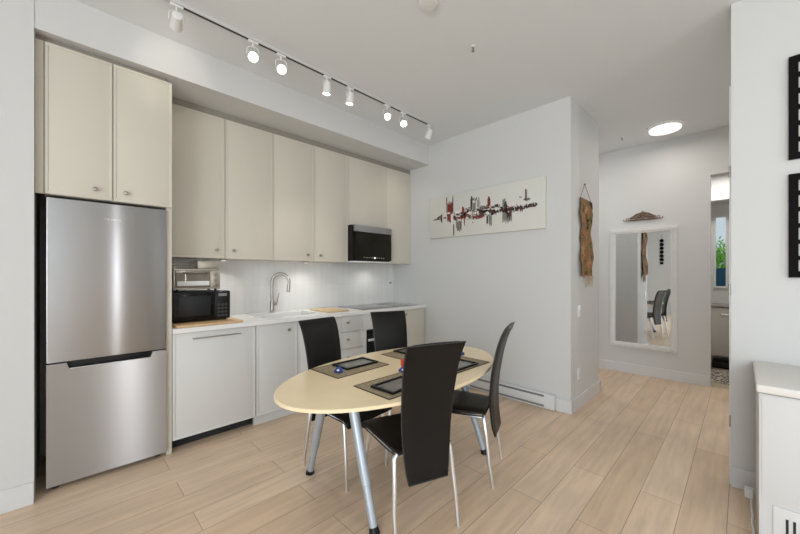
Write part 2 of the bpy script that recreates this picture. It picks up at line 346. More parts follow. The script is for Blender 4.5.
for k, (hh) in enumerate((0.017, 0.010, 0.010, 0.010, 0.010, 0.010, 0.010, 0.010)):   # small raised wordmark
    x = 0.197+k*0.0102; m.box(x, x+0.0022, 2.9288, 2.9302, 1.672, 1.672+hh)
    if k: m.box(x+0.002, x+0.0075, 2.9289, 2.9301, 1.672+hh-0.002, 1.672+hh); 
    if k % 2: m.box(x+0.002, x+0.0075, 2.9289, 2.9301, 1.672, 1.674)
    if k % 3 == 1: m.box(x+0.0065, x+0.0085, 2.9288, 2.9302, 1.672, 1.672+hh)
m.build('brand_badge', WHITEP, fr, smooth=False)
for x in (-0.03, 0.49): MB().cyl((x, 3.0, 0), (x, 3.0, 0.034), 0.018, seg=12).build('foot', BLACKP, fr)
B(-0.06, 0.525, 3.02, 3.04, 0.004, 0.032).build('plinth', BLACKP, fr, smooth=False)
# cabinet over the refrigerator
cf = cabinet('wall_cabinet', 'deep greige two door cabinet above the stainless refrigerator', 'cabinet', -0.078, 0.536, 2.93, 1.80, 2.712, 3.568,
        [(-0.078, 0.237, 1.80, 2.712), (0.237, 0.570, 1.80, 2.712)], CAB, None, [(0.148, 1.863), (0.303, 1.863)])
RB(-0.1155, -0.079, 2.936, 2.956, 1.80, 2.712, r=0.001).build('filler_strip', CAB, cf)
B(-0.1155, 0.536, 2.962, 2.98, 2.713, 2.744).build('gap_shade_filler', CARC_SHADE, cf, smooth=False)  # dark strip standing in for the shadow gap under the bulkhead
o = RB(0.5375, 0.571, 2.955, 3.568, 0.001, 2.712, r=0.001).build('end_panel', CAB)
tag(o, 'tall narrow greige panel between refrigerator and counter', 'panel')
# wall cabinets
YU, ZB, ZT = 3.217, 1.455, 2.690
UX = [0.600, 1.019, 1.455, 1.905, 2.348, 2.945, 3.398]
cabinet('wall_cabinet', 'greige two door wall cabinet nearest the refrigerator, above the toaster oven', 'cabinet', 0.572, UX[2], YU, ZB, ZT, 3.568,
        [(0.572, UX[1], ZB, ZT), (UX[1], UX[2], ZB, ZT)], CAB, 'wall cabinets over the counter', [(0.945, 1.53), (1.085, 1.53)])
cabinet('wall_cabinet', 'greige two door wall cabinet above the faucet, left of the hood microwave', 'cabinet', UX[2], UX[4], YU, ZB, ZT, 3.568,
        [(UX[2], UX[3], ZB, ZT), (UX[3], UX[4], ZB, ZT)], CAB, 'wall cabinets over the counter', [(1.825, 1.52), (1.975, 1.52)])
cabinet('wall_cabinet', 'short greige wall cabinet directly above the black hood microwave', 'cabinet', UX[4], UX[5], YU, 1.890, ZT, 3.568,
        [(UX[4], UX[5], 1.890, ZT)], CAB, 'wall cabinets over the counter', [])
cabinet('wall_cabinet', 'narrow greige wall cabinet right of the hood microwave against the wall', 'cabinet', UX[5], UX[6], YU, ZB, ZT, 3.568,
        [(UX[5], UX[6], ZB, ZT)], CAB, 'wall cabinets over the counter', [])
struct('trim_4', B(0.572, 3.399, YU+0.012, YU+0.03, ZT+0.001, 2.745), CARC_SHADE, label='recessed filler darkened as the shadow gap above the wall cabinets')  # darker colour paints the shadow gap over the doors
# hood microwave
hm = thing('microwave', 'built-in microwave hood with steel top band under the short wall cabinet', 'microwave', (2.646, 3.3, 1.455))
RB(2.352, 2.941, 3.15, 3.566, 1.470, 1.888, r=0.002).build('body', BLACKP, hm)
RB(2.365, 2.941, 3.11, 3.149, 1.812, 1.886, r=0.002).build('top_band', STEEL, hm)
RB(2.385, 2.941, 3.115, 3.149, 1.482, 1.811, r=0.002).build('door', DGLASS, hm)
RB(2.352, 2.941, 3.105, 3.30, 1.4565, 1.4695, r=0.002).build('bottom_lip', WHITEP, hm)
for k in range(9):
    if k != 4: B(2.50+k*0.038, 2.512+k*0.038+0.006*(k % 2), 3.1135, 3.1152, 1.508, 1.518).build('keypad_mark', mat('dim_marks', (0.35, 0.35, 0.33), 0.4), hm, smooth=False)
B(2.652, 2.680, 3.1135, 3.1152, 1.502, 1.522).build('clock_display', mat('clock_glow', (0.6, 0.7, 0.6), 0.4, emit=(0.8, 0.9, 0.7), es=0.8), hm, smooth=False)
# base units
YB, ZC = 2.945, 0.878
def kick(x0, x1, t, M=CABL): B(x0, x1, 3.0, 3.02, 0.0, 0.088).build('toe_kick', M, t, smooth=False)
dw = thing('dishwasher', 'built-in dishwasher behind a pale panel with thin bar handle', 'dishwasher', (0.876, 3.2, 0))
B(0.574, 1.178, 2.967, 3.5, 0.09, ZC).build('body', CARC_SHADE, dw, smooth=False)
dpn = door_panel(0.572, 1.180, 0.09, ZC, YB).build('door', CABL, dw)
m = MB().tube([(0.70, YB-0.022, 0.83), (1.05, YB-0.022, 0.83)], 0.0045, 10)
for x in (0.73, 1.02): m.cyl((x, YB-0.022, 0.83), (x, YB+0.002, 0.83), 0.004, seg=8)
m.build('handle', NICKEL, dpn)
B(0.574, 1.178, 3.05, 3.07, 0.0, 0.088).build('toe_kick', DARK, dw, smooth=False)
cs = cabinet('base_cabinet', 'pale two door base cabinet under the sink, right of the dishwasher', 'cabinet', 1.182, 2.06, YB, 0.09, ZC, 3.56,
        [(1.182, 1.57, 0.09, ZC), (1.57, 2.06, 0.09, ZC)], CABL, 'base cabinets under the counter', [(1.475, 0.81), (1.64, 0.81)], top=0.695)
kick(1.182, 2.06, cs)
cd = cabinet('drawer_cabinet', 'pale three drawer base cabinet between sink cabinet and oven', 'cabinet', 2.06, 2.352, YB, 0.09, ZC, 3.56,
        [(2.06, 2.352, 0.705, ZC), (2.06, 2.352, 0.525, 0.705), (2.06, 2.352, 0.09, 0.525)], CABL, None, [(2.14, 0.805), (2.14, 0.628), (2.14, 0.44)], 'drawer')
kick(2.06, 2.352, cd)
ov = thing('oven', 'black built-in oven with silver handle under the cooktop', 'oven', (2.65, 3.2, 0))
B(2.354, 2.946, 2.967, 3.56, 0.09, ZC).build('body', CABL, ov, smooth=False)
RB(2.354, 2.946, YB, 2.966, 0.70, ZC, r=0.001).build('top_panel', CABL, ov)
RB(2.354, 2.40, YB, 2.966, 0.09, 0.698, r=0.001).build('side_stile', CABL, ov)
RB(2.402, 2.946, YB+0.002, 2.966, 0.605, 0.694, r=0.002).build('control_panel', BLACKG, ov)
RB(2.402, 2.946, YB+0.002, 2.966, 0.10, 0.600, r=0.002).build('door', BLACKG, ov)
m = MB().rbox(2.405, 2.94, YB-0.035, YB-0.018, 0.572, 0.598, r=0.003)
for x in (2.46, 2.89): m.cyl((x, YB-0.02, 0.585), (x, YB+0.003, 0.585), 0.007, seg=8)
m.build('handle', CHROME, ov); kick(2.354, 2.946, ov)
ce = cabinet('base_cabinet', 'greige one door base cabinet at the far end beside the wall', 'cabinet', 2.948, 3.385, YB, 0.09, ZC, 3.56,
        [(2.948, 3.385, 0.09, ZC)], CAB, 'base cabinets under the counter', [(3.02, 0.82)])
kick(2.948, 3.385, ce)
# worktop with sink cut-out
SX0, SX1, SY0, SY1 = 1.30, 1.88, 3.06, 3.44
m = MB(); z0, z1 = 0.880, 0.916
for b in ((0.572, SX0, 2.925, 3.568), (SX1, 3.398, 2.925, 3.568), (SX0, SX1, 2.925, SY0), (SX0, SX1, SY1, 3.568)): m.box(*b, z0, z1)
bmesh.ops.remove_doubles(m.bm, verts=m.bm.verts, dist=1e-5)
o = m.build('countertop', QUARTZ, smooth=False); tag(o, 'long white quartz countertop along the kitchen wall', 'countertop')
m = MB(); d = 0.006
m.box(SX0+d, SX1-d, SY0+d, SY1-d, 0.70, 0.71).box(SX0+0.001, SX0+d, SY0+d, SY1-d, 0.70, 0.905).box(SX1-d, SX1-0.001, SY0+d, SY1-d, 0.70, 0.905).box(SX0+0.001, SX1-0.001, SY0+0.001, SY0+d, 0.70, 0.905).box(SX0+0.001, SX1-0.001, SY1-d, SY1-0.001, 0.70, 0.905)
sk = m.build('sink', WHITEP, smooth=False); tag(sk, 'white sink basin set into the counter below the faucet', 'sink')
MB().cyl((1.6, 3.25, 0.7105), (1.6, 3.25, 0.714), 0.04, seg=20).build('drain', NICKEL, sk)
struct('wall_backsplash', B(0.572, 3.399, 3.5605, 3.5705, 0.9165, ZB+0.02), TILE, label='white stacked tile backsplash')
# faucet
fa = thing('faucet', 'brushed nickel gooseneck kitchen faucet standing behind the sink', 'faucet', (1.567, 3.49, 0.916))
fx, fy = 1.567, 3.49; dx, dy = 0.76, -0.65
MB().lathe([(0.027, 0), (0.027, 0.006), (0.023, 0.010), (0.023, 0.12), (0.0165, 0.13)], (fx, fy, 0.916)).build('base', NICKEL, fa)
pts = [(fx, fy, 1.03), (fx, fy, 1.21)]
R = 0.088
for k in range(13):
    a = PI - k*(PI*1.06)/12; pts.append((fx+dx*(R+R*math.cos(a)), fy+dy*(R+R*math.cos(a)), 1.235+R*math.sin(a)))
MB().tube(pts, 0.0155, 12).build('neck', NICKEL, fa)
e = Vector(pts[-1]); MB().tube([e, e+Vector((dx*-0.004, dy*-0.004, -0.03)), e+Vector((dx*-0.008, dy*-0.008, -0.09))], [0.0155, 0.020, 0.0185], 14).build('spray_head', NICKEL, fa)
MB().cyl((fx+0.015, fy, 1.0), (fx+0.05, fy-0.01, 1.0), 0.013, seg=14).tube([(fx+0.045, fy-0.01, 1.005), (fx+0.05, fy-0.02, 1.05), (fx+0.06, fy-0.04, 1.12)], [0.007, 0.005, 0.004], 8).build('lever', NICKEL, fa)
# cooktop
ck = thing('cooktop', 'flat dark glass cooktop set in the counter right of the cutting board', 'cooktop', (2.85, 3.23, 0.9165))
m = MB().rbox(2.40, 3.28, 2.99, 3.50, 0.9168, 0.922, r=0.002); m.build('glass_top', mat('ceran', (0.20, 0.20, 0.21), 0.12, coat=0.3, bump=0.001), ck)
for x, y, r in ((2.63, 3.12, 0.08), (2.63, 3.34, 0.06), (3.02, 3.12, 0.06), (3.02, 3.34, 0.09)):
    MB().tube([(x+r*math.cos(2*PI*k/40), y+r*math.sin(2*PI*k/40), 0.9222) for k in range(40)], 0.0012, 4, closed=True).build('burner_ring', mat('ring_print', (0.4, 0.4, 0.4), 0.4), ck)
# under cabinet puck lights
for x, y, lb in ((1.05, 3.36, 'small round light under the wall cabinet nearest the toaster oven'), (1.90, 3.38, 'small round light under the wall cabinet right of the faucet')):
    p = thing('puck_light', lb, 'light', (x, y, ZB-0.012), 'lights under the wall cabinets')
    MB().lathe([(0.033, 0), (0.035, 0.004), (0.035, 0.011)], (x, y, ZB-0.012), 24).build('ring', NICKEL, p)
    MB().lathe([(0.026, 0), (0.027, 0.002)], (x, y, ZB-0.0145), 24).build('lens', EMITC, p)
def spot(name, loc, target, power, size, blend, color, parent=None, rad=0.02):
    d = bpy.data.lights.new(name, 'SPOT'); d.energy = power; d.spot_size = math.radians(size); d.spot_blend = blend; d.color = color; d.shadow_soft_size = rad
    o = bpy.data.objects.new(name, d); COL.objects.link(o); o.location = loc
    o.rotation_euler = (Vector(target)-Vector(loc)).to_track_quat('-Z', 'Z').to_euler(); return o
WARM = (1.0, 0.90, 0.76)
for x in (1.05, 1.90): spot('puck_glow', (x, 3.34, ZB-0.02), (x, 3.36, 0.9), 5.0, 150, 1.0, (1, 0.98, 0.93), rad=0.03)
spot('hood_glow', (2.85, 3.36, 1.44), (2.85, 3.38, 0.9), 2.2, 150, 1.0, (1, 0.97, 0.9))
# pull cord by the hood
pc = thing('pull_cord', 'thin cord with small weight hanging under the hood beside the backsplash', 'cord', (3.19, 3.40, 1.19))
MB().tube([(3.19, 3.40, 1.455), (3.192, 3.40, 1.33), (3.19, 3.40, 1.21)], 0.0022, 6).build('cord', NICKEL, pc)
MB().lathe([(0.003, 0), (0.012, 0.006), (0.014, 0.016), (0.008, 0.026), (0.003, 0.03)], (3.19, 3.40, 1.185), 12).build('weight', NICKEL, pc)
# cutting boards, microwave, toaster oven
bd = RB(0.600, 1.075, 2.945, 3.42, 0.9168, 0.934, r=0.003).build('cutting_board', BAMBOO); tag(bd, 'tan bamboo board under the countertop microwave', 'board')
m = MB(); m.rbox(1.965, 2.23, 3.03, 3.42, 0.9168, 0.930, r=0.006)
o = m.build('cutting_board', mat('pale_board', (0.62, 0.47, 0.27), 0.5, vary=0.1, bscale=20)); tag(o, 'pale tan cutting board lying beside the cooktop', 'board')
mw = thing('microwave', 'black countertop microwave standing on the bamboo board', 'microwave', (0.81, 3.25, 0.934))
RB(0.603, 1.018, 3.10, 3.40, 0.945, 1.178, r=0.005).build('body', BLACKP, mw)
RB(0.604, 0.895, 3.082, 3.099, 0.948, 1.175, r=0.003).build('door', BLACKG, mw)
RB(0.640, 0.865, 3.0785, 3.083, 0.985, 1.145, r=0.001).build('window', mat('mesh_window', (0.018, 0.019, 0.021), 0.3, spec=0.3, bump=0.3, bscale=900), mw)
cp = RB(0.897, 1.017, 3.084, 3.099, 0.948, 1.175, r=0.003).build('control_panel', BLACKP, mw)
BTN = mat('grey_button', (0.22, 0.22, 0.23), 0.4)
for i in range(4):
    for j in range(3): RB(0.918+j*0.028, 0.938+j*0.028, 3.080, 3.0845, 0.965+i*0.030, 0.983+i*0.030, r=0.001).build('button', mat('dark_button', (0.05, 0.05, 0.055), 0.4), cp)
B(0.925, 0.99, 3.0815, 3.0845, 1.135, 1.158).build('display', BTN, cp, smooth=False)
for x in (0.63, 0.99):
    for y in (3.13, 3.37): MB().cyl((x, y, 0.9345), (x, y, 0.946), 0.012, seg=10).build('foot', BLACKP, mw)
to = thing('toaster_oven', 'small beige and steel toaster oven on top of the black microwave', 'toaster oven', (0.79, 3.25, 1.179))
m = MB().rbox(0.622, 0.960, 3.16, 3.40, 1.345, 1.362, r=0.003).rbox(0.622, 0.960, 3.16, 3.40, 1.196, 1.208, r=0.003).rbox(0.622, 0.634, 3.16, 3.40, 1.205, 1.347, r=0.002).rbox(0.885, 0.960, 3.16, 3.40, 1.205, 1.347, r=0.003).rbox(0.625, 0.955, 3.39, 3.402, 1.20, 1.35, r=0.002)
m.build('body', BEIGEM, to)
RB(0.636, 0.883, 3.152, 3.158, 1.209, 1.343, r=0.001).build('door_glass', mat('toaster_glass', (0.20, 0.18, 0.14), 0.08, coat=0.4), to)
m = MB().rbox(0.636, 0.883, 3.148, 3.1525, 1.330, 1.344, r=0.001).tube([(0.68, 3.128, 1.330), (0.84, 3.128, 1.330)], 0.007, 8).cyl((0.69, 3.128, 1.33), (0.69, 3.15, 1.335), 0.004, seg=8).cyl((0.83, 3.128, 1.33), (0.83, 3.15, 1.335), 0.004, seg=8)
m.build('door_handle', NICKEL, to)
RB(0.645, 0.875, 3.147, 3.1515, 1.225, 1.262, r=0.001).build('baking_tray', WHITEP, to)
for z in (1.232, 1.275, 1.318): MB().lathe([(0.014, 0), (0.013, 0.012), (0.005, 0.014)], (0.922, 3.16, z), 14, 'y').build('dial', NICKEL, to)
for x in (0.65, 0.93):
    for y in (3.18, 3.37): MB().cyl((x, y, 1.1785), (x, y, 1.197), 0.010, seg=10).build('foot', BLACKP, to)
o = RB(0.80, 0.965, 3.20, 3.40, 1.3625, 1.430, r=0.004).build('metal_tin', BEIGEM); tag(o, 'beige metal tin on the right of the toaster oven', 'tin')
m = MB(); 
for k in range(12): m.tube([(0.635+k*0.0135, 3.20, 1.366), (0.635+k*0.0135, 3.20, 1.415)], 0.0014, 5).tube([(0.635+k*0.0135, 3.38, 1.366), (0.635+k*0.0135, 3.38, 1.415)], 0.0014, 5).tube([(0.635+k*0.0135, 3.20, 1.366), (0.635+k*0.0135, 3.38, 1.366)], 0.0014, 5)
for z in (1.366, 1.39, 1.415): m.tube([(0.63, 3.20, z), (0.79, 3.20, z), (0.79, 3.38, z), (0.63, 3.38, z)], 0.0022, 6, closed=True)
o = m.build('wire_basket', NICKEL); tag(o, 'low wire basket on the left of the toaster oven', 'basket')

# ------------------------------------------------------------------ track light
TY, TZ = 2.46, 3.0
tl = thing('track_light', 'long white ceiling track light with eight spot heads over the kitchen', 'light', (1.7, TY, TZ))
B(0.30, 2.93, TY-0.017, TY+0.017, TZ-0.020, TZ-0.0005).build('rail', mat('rail_grey_white', (0.62, 0.62, 0.61), 0.5, bump=0.01), tl, smooth=False)
B(0.52, 2.91, TY-0.0075, TY+0.0075, TZ-0.0212, TZ-0.0195).build('slot', DARK, tl, smooth=False)
heads = [(0.50, (0.55, 2.86, 2.80), 1), (0.965, (0.25, 0.35, 0.9), 2), (1.174, (0.45, 0.2, 0.9), 2), (1.578, (1.55, 2.75, 0.9), 1), (1.816, (1.80, 2.75, 0.9), 1), (2.263, (0.9, 0.3, 0.8), 2), (2.486, (1.1, 0.3, 0.8), 2), (2.898, (3.05, 2.95, 2.2), 1)]
for x, tgt, br in heads:
    c = Vector((x, TY, TZ-0.122)); dr = (Vector(tgt)-c).normalized()
    m = MB().rbox(x-0.035, x+0.035, TY-0.014, TY+0.014, TZ-0.036, TZ-0.0215, r=0.003).cyl((x, TY, TZ-0.036), (x, TY, TZ-0.060), 0.006, seg=10)
    sx = dr.cross(Vector((0, 0, 1))).normalized()
    a = Vector((x, TY, TZ-0.060)); m.tube([c+sx*0.040, c+sx*0.040+Vector((0, 0, 0.045)), a+sx*0.02, a-sx*0.02, c-sx*0.040+Vector((0, 0, 0.045)), c-sx*0.040], 0.003, 6)
    hd = m.build('spot_head', WHITEP, tl)
    q = Matrix.Translation(c) @ dr.to_track_quat('Z', 'Y').to_matrix().to_4x4()
    MB().lathe([(0.018, -0.055), (0.027, -0.050), (0.029, -0.02), (0.034, 0.02), (0.036, 0.045), (0.033, 0.045), (0.030, 0.030), (0.002, 0.028)], (0, 0, 0), 24).build('lamp_shade', WHITEP, hd, xf=q)
    MB().lathe([(0.023, 0.031), (0.023, 0.037), (0.015, 0.040), (0.002, 0.041)], (0, 0, 0), 24).build('lens', EMIT, hd, xf=q)
    p = c+dr*0.06
    spot('spot_glow', p, tgt, {0.50: 1.2, 2.898: 3.5}.get(x, 9), 80, 0.7, WARM, rad=0.03)
# hall ceiling lamp, sprinklers, smoke alarm
hl = thing('ceiling_lamp', 'round flush white ceiling lamp glowing in the hallway', 'light', (4.86, 0.62, 2.995))
MB().lathe([(0.172, 0), (0.172, -0.010), (0.15, -0.012), (0.145, -0.03)], (4.86, 0.62, 2.9995), 48).build('ring', WHITEP, hl)
MB().lathe([(0.142, -0.020), (0.150, -0.028), (0.146, -0.048), (0.05, -0.054), (0.001, -0.054)], (4.86, 0.62, 2.9995), 48).build('diffuser', EMITC, hl)
d = bpy.data.lights.new('hall_glow', 'AREA'); d.shape = 'DISK'; d.size = 0.32; d.energy = 3; d.color = (1, 0.93, 0.85); o = bpy.data.objects.new('hall_glow', d); COL.objects.link(o); o.location = (4.86, 0.62, 2.93)
d = bpy.data.lights.new('bath_glow', 'AREA'); d.shape = 'DISK'; d.size = 0.3; d.energy = 9; d.color = (1, 0.95, 0.87); o = bpy.data.objects.new('bath_glow', d); COL.objects.link(o); o.location = (6.1, 0.2, 2.70)
for yy, pw, lb in ((2.1, 8, 'added ceiling lamp out of view round the corner of the hallway'), (-0.30, 8, 'added ceiling lamp out of view behind the right wall')):  # unseen lamps added to brighten the hallway
    q = dup(hl); q.location = (4.2 if yy < 0 else 4.86, yy, 2.995); q['label'] = lb
    d = bpy.data.lights.new('hall_glow', 'AREA'); d.shape = 'DISK'; d.size = 0.32; d.energy = pw; d.color = (1, 0.95, 0.89); o = bpy.data.objects.new('hall_glow', d); COL.objects.link(o); o.location = (q.location.x, yy, 2.93)
bl = thing('ceiling_lamp', 'round white ceiling lamp inside the bathroom', 'light', (6.1, 0.2, 2.749)); MB().lathe([(0.16, 0), (0.16, -0.02), (0.15, -0.035)], (6.1, 0.2, 2.7495), 32).build('ring', WHITEP, bl)
for x, y, lb in ((2.23*0.965, 1.453*0.965, 'small ceiling sprinkler above the dining area'), (4.87, 1.04, 'small ceiling sprinkler in the hallway')):
    s = thing('sprinkler', lb, 'sprinkler', (x, y, 2.999), 'ceiling sprinklers')
    MB().lathe([(0.022, 0), (0.020, -0.005), (0.010, -0.006)], (x, y, 2.9995), 20).build('escutcheon', WHITEP, s)
    MB().cyl((x, y, 2.992), (x, y, 2.965), 0.006, seg=8).lathe([(0.002, 0), (0.012, -0.001), (0.012, -0.003), (0.002, -0.004)], (x, y, 2.966), 14).build('nozzle', NICKEL, s)
o = MB().lathe([(0.06, 0), (0.06, -0.008), (0.052, -0.02), (0.02, -0.022), (0.001, -0.022)], (1.60, 1.36, 2.9995), 32).build('smoke_alarm', WHITEP); tag(o, 'round white smoke alarm on the ceiling at the top edge', 'smoke alarm')

# ------------------------------------------------------------------ dining table
tb = thing('dining_table', 'oval birch topped dining table on splayed silver blue legs', 'table', (1.61, 1.58, 0))
A_, B_, cx, cy, rt = 0.862, 0.478, 1.602, 1.592, math.radians(2)
def oval(z, k): return [Vector((cx+math.cos(rt)*(A_-k)*math.cos(t)-math.sin(rt)*(B_-k)*math.sin(t), cy+math.sin(rt)*(A_-k)*math.cos(t)+math.cos(rt)*(B_-k)*math.sin(t), z)) for t in [2*PI*i/72 for i in range(72)]]
m = MB(); rings = [[m.bm.verts.new(p) for p in oval(z, k)] for z, k in ((0.680, 0.008), (0.683, 0.0), (0.697, 0.0), (0.700, 0.003))]; m.loft(rings)
m.build('tabletop', TABLEW, tb)
def leg_mb(f, t):
    f = Vector(f); t = Vector(t); j = f+(t-f)*0.33
    return MB().tube([f+(t-f)*0.03, j, j+(t-f)*0.004, t], [0.0215, 0.0225, 0.0265, 0.028], 18), f, t
for f, t in (((1.125, 1.315, 0), (1.135, 1.53, 0.655)), ((1.165, 2.02, 0), (1.10, 1.73, 0.655)), ((2.205, 1.335, 0), (2.13, 1.53, 0.655)), ((2.17, 1.98, 0), (2.13, 1.71, 0.655))):
    m, a, b = leg_mb(f, t); lg = m.build('leg', LEGBLUE, tb)
    MB().tube([a, a+(b-a)*0.05], [0.029, 0.023], 18).build('foot_cap', BLACKP, lg)
    MB().cyl(b-Vector((0, 0, 0.012)), b+Vector((0, 0, 0.0248)), 0.045, 0.045, 24).build('mounting_plate', CHROME, lg)
# ------------------------------------------------------------------ chairs
def make_chair():
    t = thing('dining_chair', 'x', 'chair', (0, 0, 0), 'black leather chairs round the oval table')
    prof = [(-0.205, 0.440), (-0.12, 0.438), (0.0, 0.436), (0.10, 0.438), (0.165, 0.436), (0.202, 0.422), (0.215, 0.392)]
    st = MB().slab(prof, [0.315, 0.335, 0.36, 0.385, 0.40, 0.405, 0.395], 0.036, 0.0).build('seat', LEATHER, t, world=False)
    MB().tube([(-0.165, -0.20, 0.424), (-0.178, -0.12, 0.424), (-0.198, 0.10, 0.424), (-0.200, 0.165, 0.421), (-0.196, 0.205, 0.396), (0.196, 0.205, 0.396), (0.200, 0.165, 0.421), (0.198, 0.10, 0.424), (0.178, -0.12, 0.424), (0.165, -0.20, 0.424)], 0.004, 6).build('seam', PIPING, st, world=False)
    zs = [0.285, 0.33, 0.40, 0.47, 0.55, 0.64, 0.73, 0.81, 0.88, 0.93, 0.965, 0.985]
    ys = [-0.252, -0.244, -0.236, -0.232, -0.232, -0.240, -0.254, -0.270, -0.289, -0.308, -0.326, -0.340]
    ws = [0.225, 0.240, 0.256, 0.270, 0.281, 0.290, 0.298, 0.305, 0.311, 0.316, 0.320, 0.322]
    bk = MB().slab(list(zip(ys, zs)), ws, 0.030, 0.006).build('backrest', LEATHER, t, world=False)
    loop = [(-w/2+0.001, y-0.010, z) for y, z, w in zip(ys, zs, ws)] + [(w/2-0.001, y-0.010, z) for y, z, w in reversed(list(zip(ys, zs, ws)))]
    MB().tube(loop, 0.0032, 6, closed=True).build('seam', PIPING, bk, world=False)
    for s in (-1, 1):
        MB().tube([(s*0.165, 0.135, 0.418), (s*0.172, 0.150, 0.36), (s*0.184, 0.172, 0.24), (s*0.186, 0.180, 0.12), (s*0.180, 0.178, 0.0)], [0.013, 0.0125, 0.0115, 0.010, 0.009], 12).build('leg', CHROME, t, world=False)
        MB().tube([(s*0.120, -0.188, 0.414), (s*0.150, -0.196, 0.415), (s*0.162, -0.200, 0.400), (s*0.168, -0.216, 0.30), (s*0.178, -0.234, 0.15), (s*0.178, -0.258, 0.0)], [0.012, 0.013, 0.0135, 0.0125, 0.011, 0.009], 12).build('leg', CHROME, t, world=False)
    m = MB()
    for s in (-1, 1): m.tube([(s*0.150, -0.19, 0.412), (s*0.165, 0.135, 0.412)], 0.009, 8)
    m.tube([(-0.16, -0.188, 0.410), (0.16, -0.188, 0.410)], 0.009, 8).tube([(-0.16, 0.12, 0.410), (0.16, 0.12, 0.410)], 0.009, 8)
    m.build('seat_frame', CHROME, t, world=False)
    return t
ch = make_chair()
spots = [((1.392, 1.352), -20.0, 'black leather high back chair nearest the camera, its back turned to us'),
         ((1.962, 1.388), 20.5, 'black leather high back chair seen edge-on at the right end of the table'),
         ((1.385, 1.89), 186.0, 'black leather high back chair in front of the sink cabinet, across the table'),
         ((1.925, 1.903), 158.0, 'black leather high back chair in front of the oven, across the table')]
chairs = []
for i, (p, a, lb) in enumerate(spots):
    c = ch if i == 0 else dup(ch)
    c.location = (p[0], p[1], 0); c.rotation_euler = (0, 0, math.radians(a)); c['label'] = lb
# ------------------------------------------------------------------ placemats, trays, ornaments
def local(mb, name, m, parent): return mb.build(name, m, parent, world=False)
def make_mat():
    t = thing('placemat', 'x', 'placemat', (0, 0, 0), 'woven placemats on the oval table')
    MB().box(-0.212, 0.212, -0.142, 0.142, 0.0, 0.002).build('woven_field', WEAVE, t, world=False, smooth=False)
    m = MB(); a, b = 0.216, 0.146
    for q in ((-a, a, -b, -b+0.007), (-a, a, b-0.007, b), (-a, -a+0.007, -b+0.007, b-0.007), (a-0.007, a, -b+0.007, b-0.007)): m.box(*q, 0.0, 0.0028)
    m.build('border', mat('dark_braid', (0.05, 0.035, 0.02), 0.7, bump=0.3), t, world=False, smooth=False)
    return t
def make_tray():
    t = thing('tray', 'x', 'tray', (0, 0, 0), 'black rimmed trays on the placemats')
    MB().box(-0.122, 0.122, -0.072, 0.072, 0.0, 0.004).build('base', GREY, t, world=False, smooth=False)
    m = MB(); a, b, w_ = 0.135, 0.085, 0.015
    for q in ((-a, a, -b, -b+w_), (-a, a, b-w_, b), (-a, -a+w_, -b+w_, b-w_), (a-w_, a, -b+w_, b-w_)): m.rbox(*q, 0.0, 0.012, r=0.003)
    m.build('rim', BLACKP, t, world=False); return t
ZTBL = 0.7003
for i, (x, y, a, lb, tx, ty, ta, lb2) in enumerate((
    (1.365, 1.838, 2, 'woven placemat at the far left of the table, before the sink side chair', 1.425, 1.868, 1, 'black rimmed tray on the far left placemat, beside a blue trinket'),
    (1.355, 1.368, 0, 'woven placemat at the near left, partly behind the nearest chair', 1.325, 1.345, 2, 'black rimmed tray on the near left placemat'),
    (1.915, 1.395, 0, 'woven placemat at the near right end of the table', 1.885, 1.355, 0, 'black rimmed tray on the near right placemat'),
    (1.955, 1.815, 0, 'woven placemat at the far right, before the oven side chair', 2.00, 1.870, 0, 'black rimmed tray on the far right placemat'))):
    if i == 0: pm, tr = make_mat(), make_tray(); P0, T0 = pm, tr
    else: pm, tr = dup(P0), dup(T0)
    pm.location = (x, y, ZTBL); pm.rotation_euler.z = math.radians(a); pm['label'] = lb
    tr.location = (tx, ty, ZTBL+0.003); tr.rotation_euler.z = math.radians(ta); tr['label'] = lb2
def trinket(x, y, z, s, lb, red=False):
    t = thing('trinket', lb, 'trinket', (x, y, z), 'glass trinkets on the table')
    m = MB().lathe([(0.020*s, 0), (0.028*s, 0.008*s), (0.030*s, 0.022*s), (0.018*s, 0.036*s), (0.006*s, 0.044*s), (0.001, 0.046*s)], (x, y, z), 8)
    m.build('body', BLUE, t, smooth=False)
    for k in range(5):
        a = 2*PI*k/5; MB().lathe([(0.001, 0), (0.012*s, 0.004*s), (0.013*s, 0.016*s), (0.001, 0.026*s)], (x+0.026*s*math.cos(a), y+0.026*s*math.sin(a), z+0.001), 7).build('petal', BLUE, t, smooth=False)
    MB().lathe([(0.001, 0), (0.011*s, 0.003*s), (0.009*s, 0.012*s), (0.001, 0.015*s)], (x-0.022*s, y-0.022*s, z+0.018*s), 7).build('white_glint', PWHT, t, smooth=False)  # white lump painted in as the glint on the glass
    if red: MB().lathe([(0.010, 0), (0.014, 0.008), (0.014, 0.042), (0.008, 0.050), (0.001, 0.052)], (x, y, z+0.044*s), 12).build('red_top', REDG, t)
    return t
trinket(1.232, 1.785, ZTBL+0.003, 0.8, 'small blue glass trinket on the far left placemat')
trinket(1.530, 1.515, ZTBL+0.0005, 0.75, 'blue trinket with red top in the table middle behind the nearest chair', True)
trinket(2.150, 1.515, ZTBL+0.003, 0.9, 'small blue glass trinket at the right end of the table')

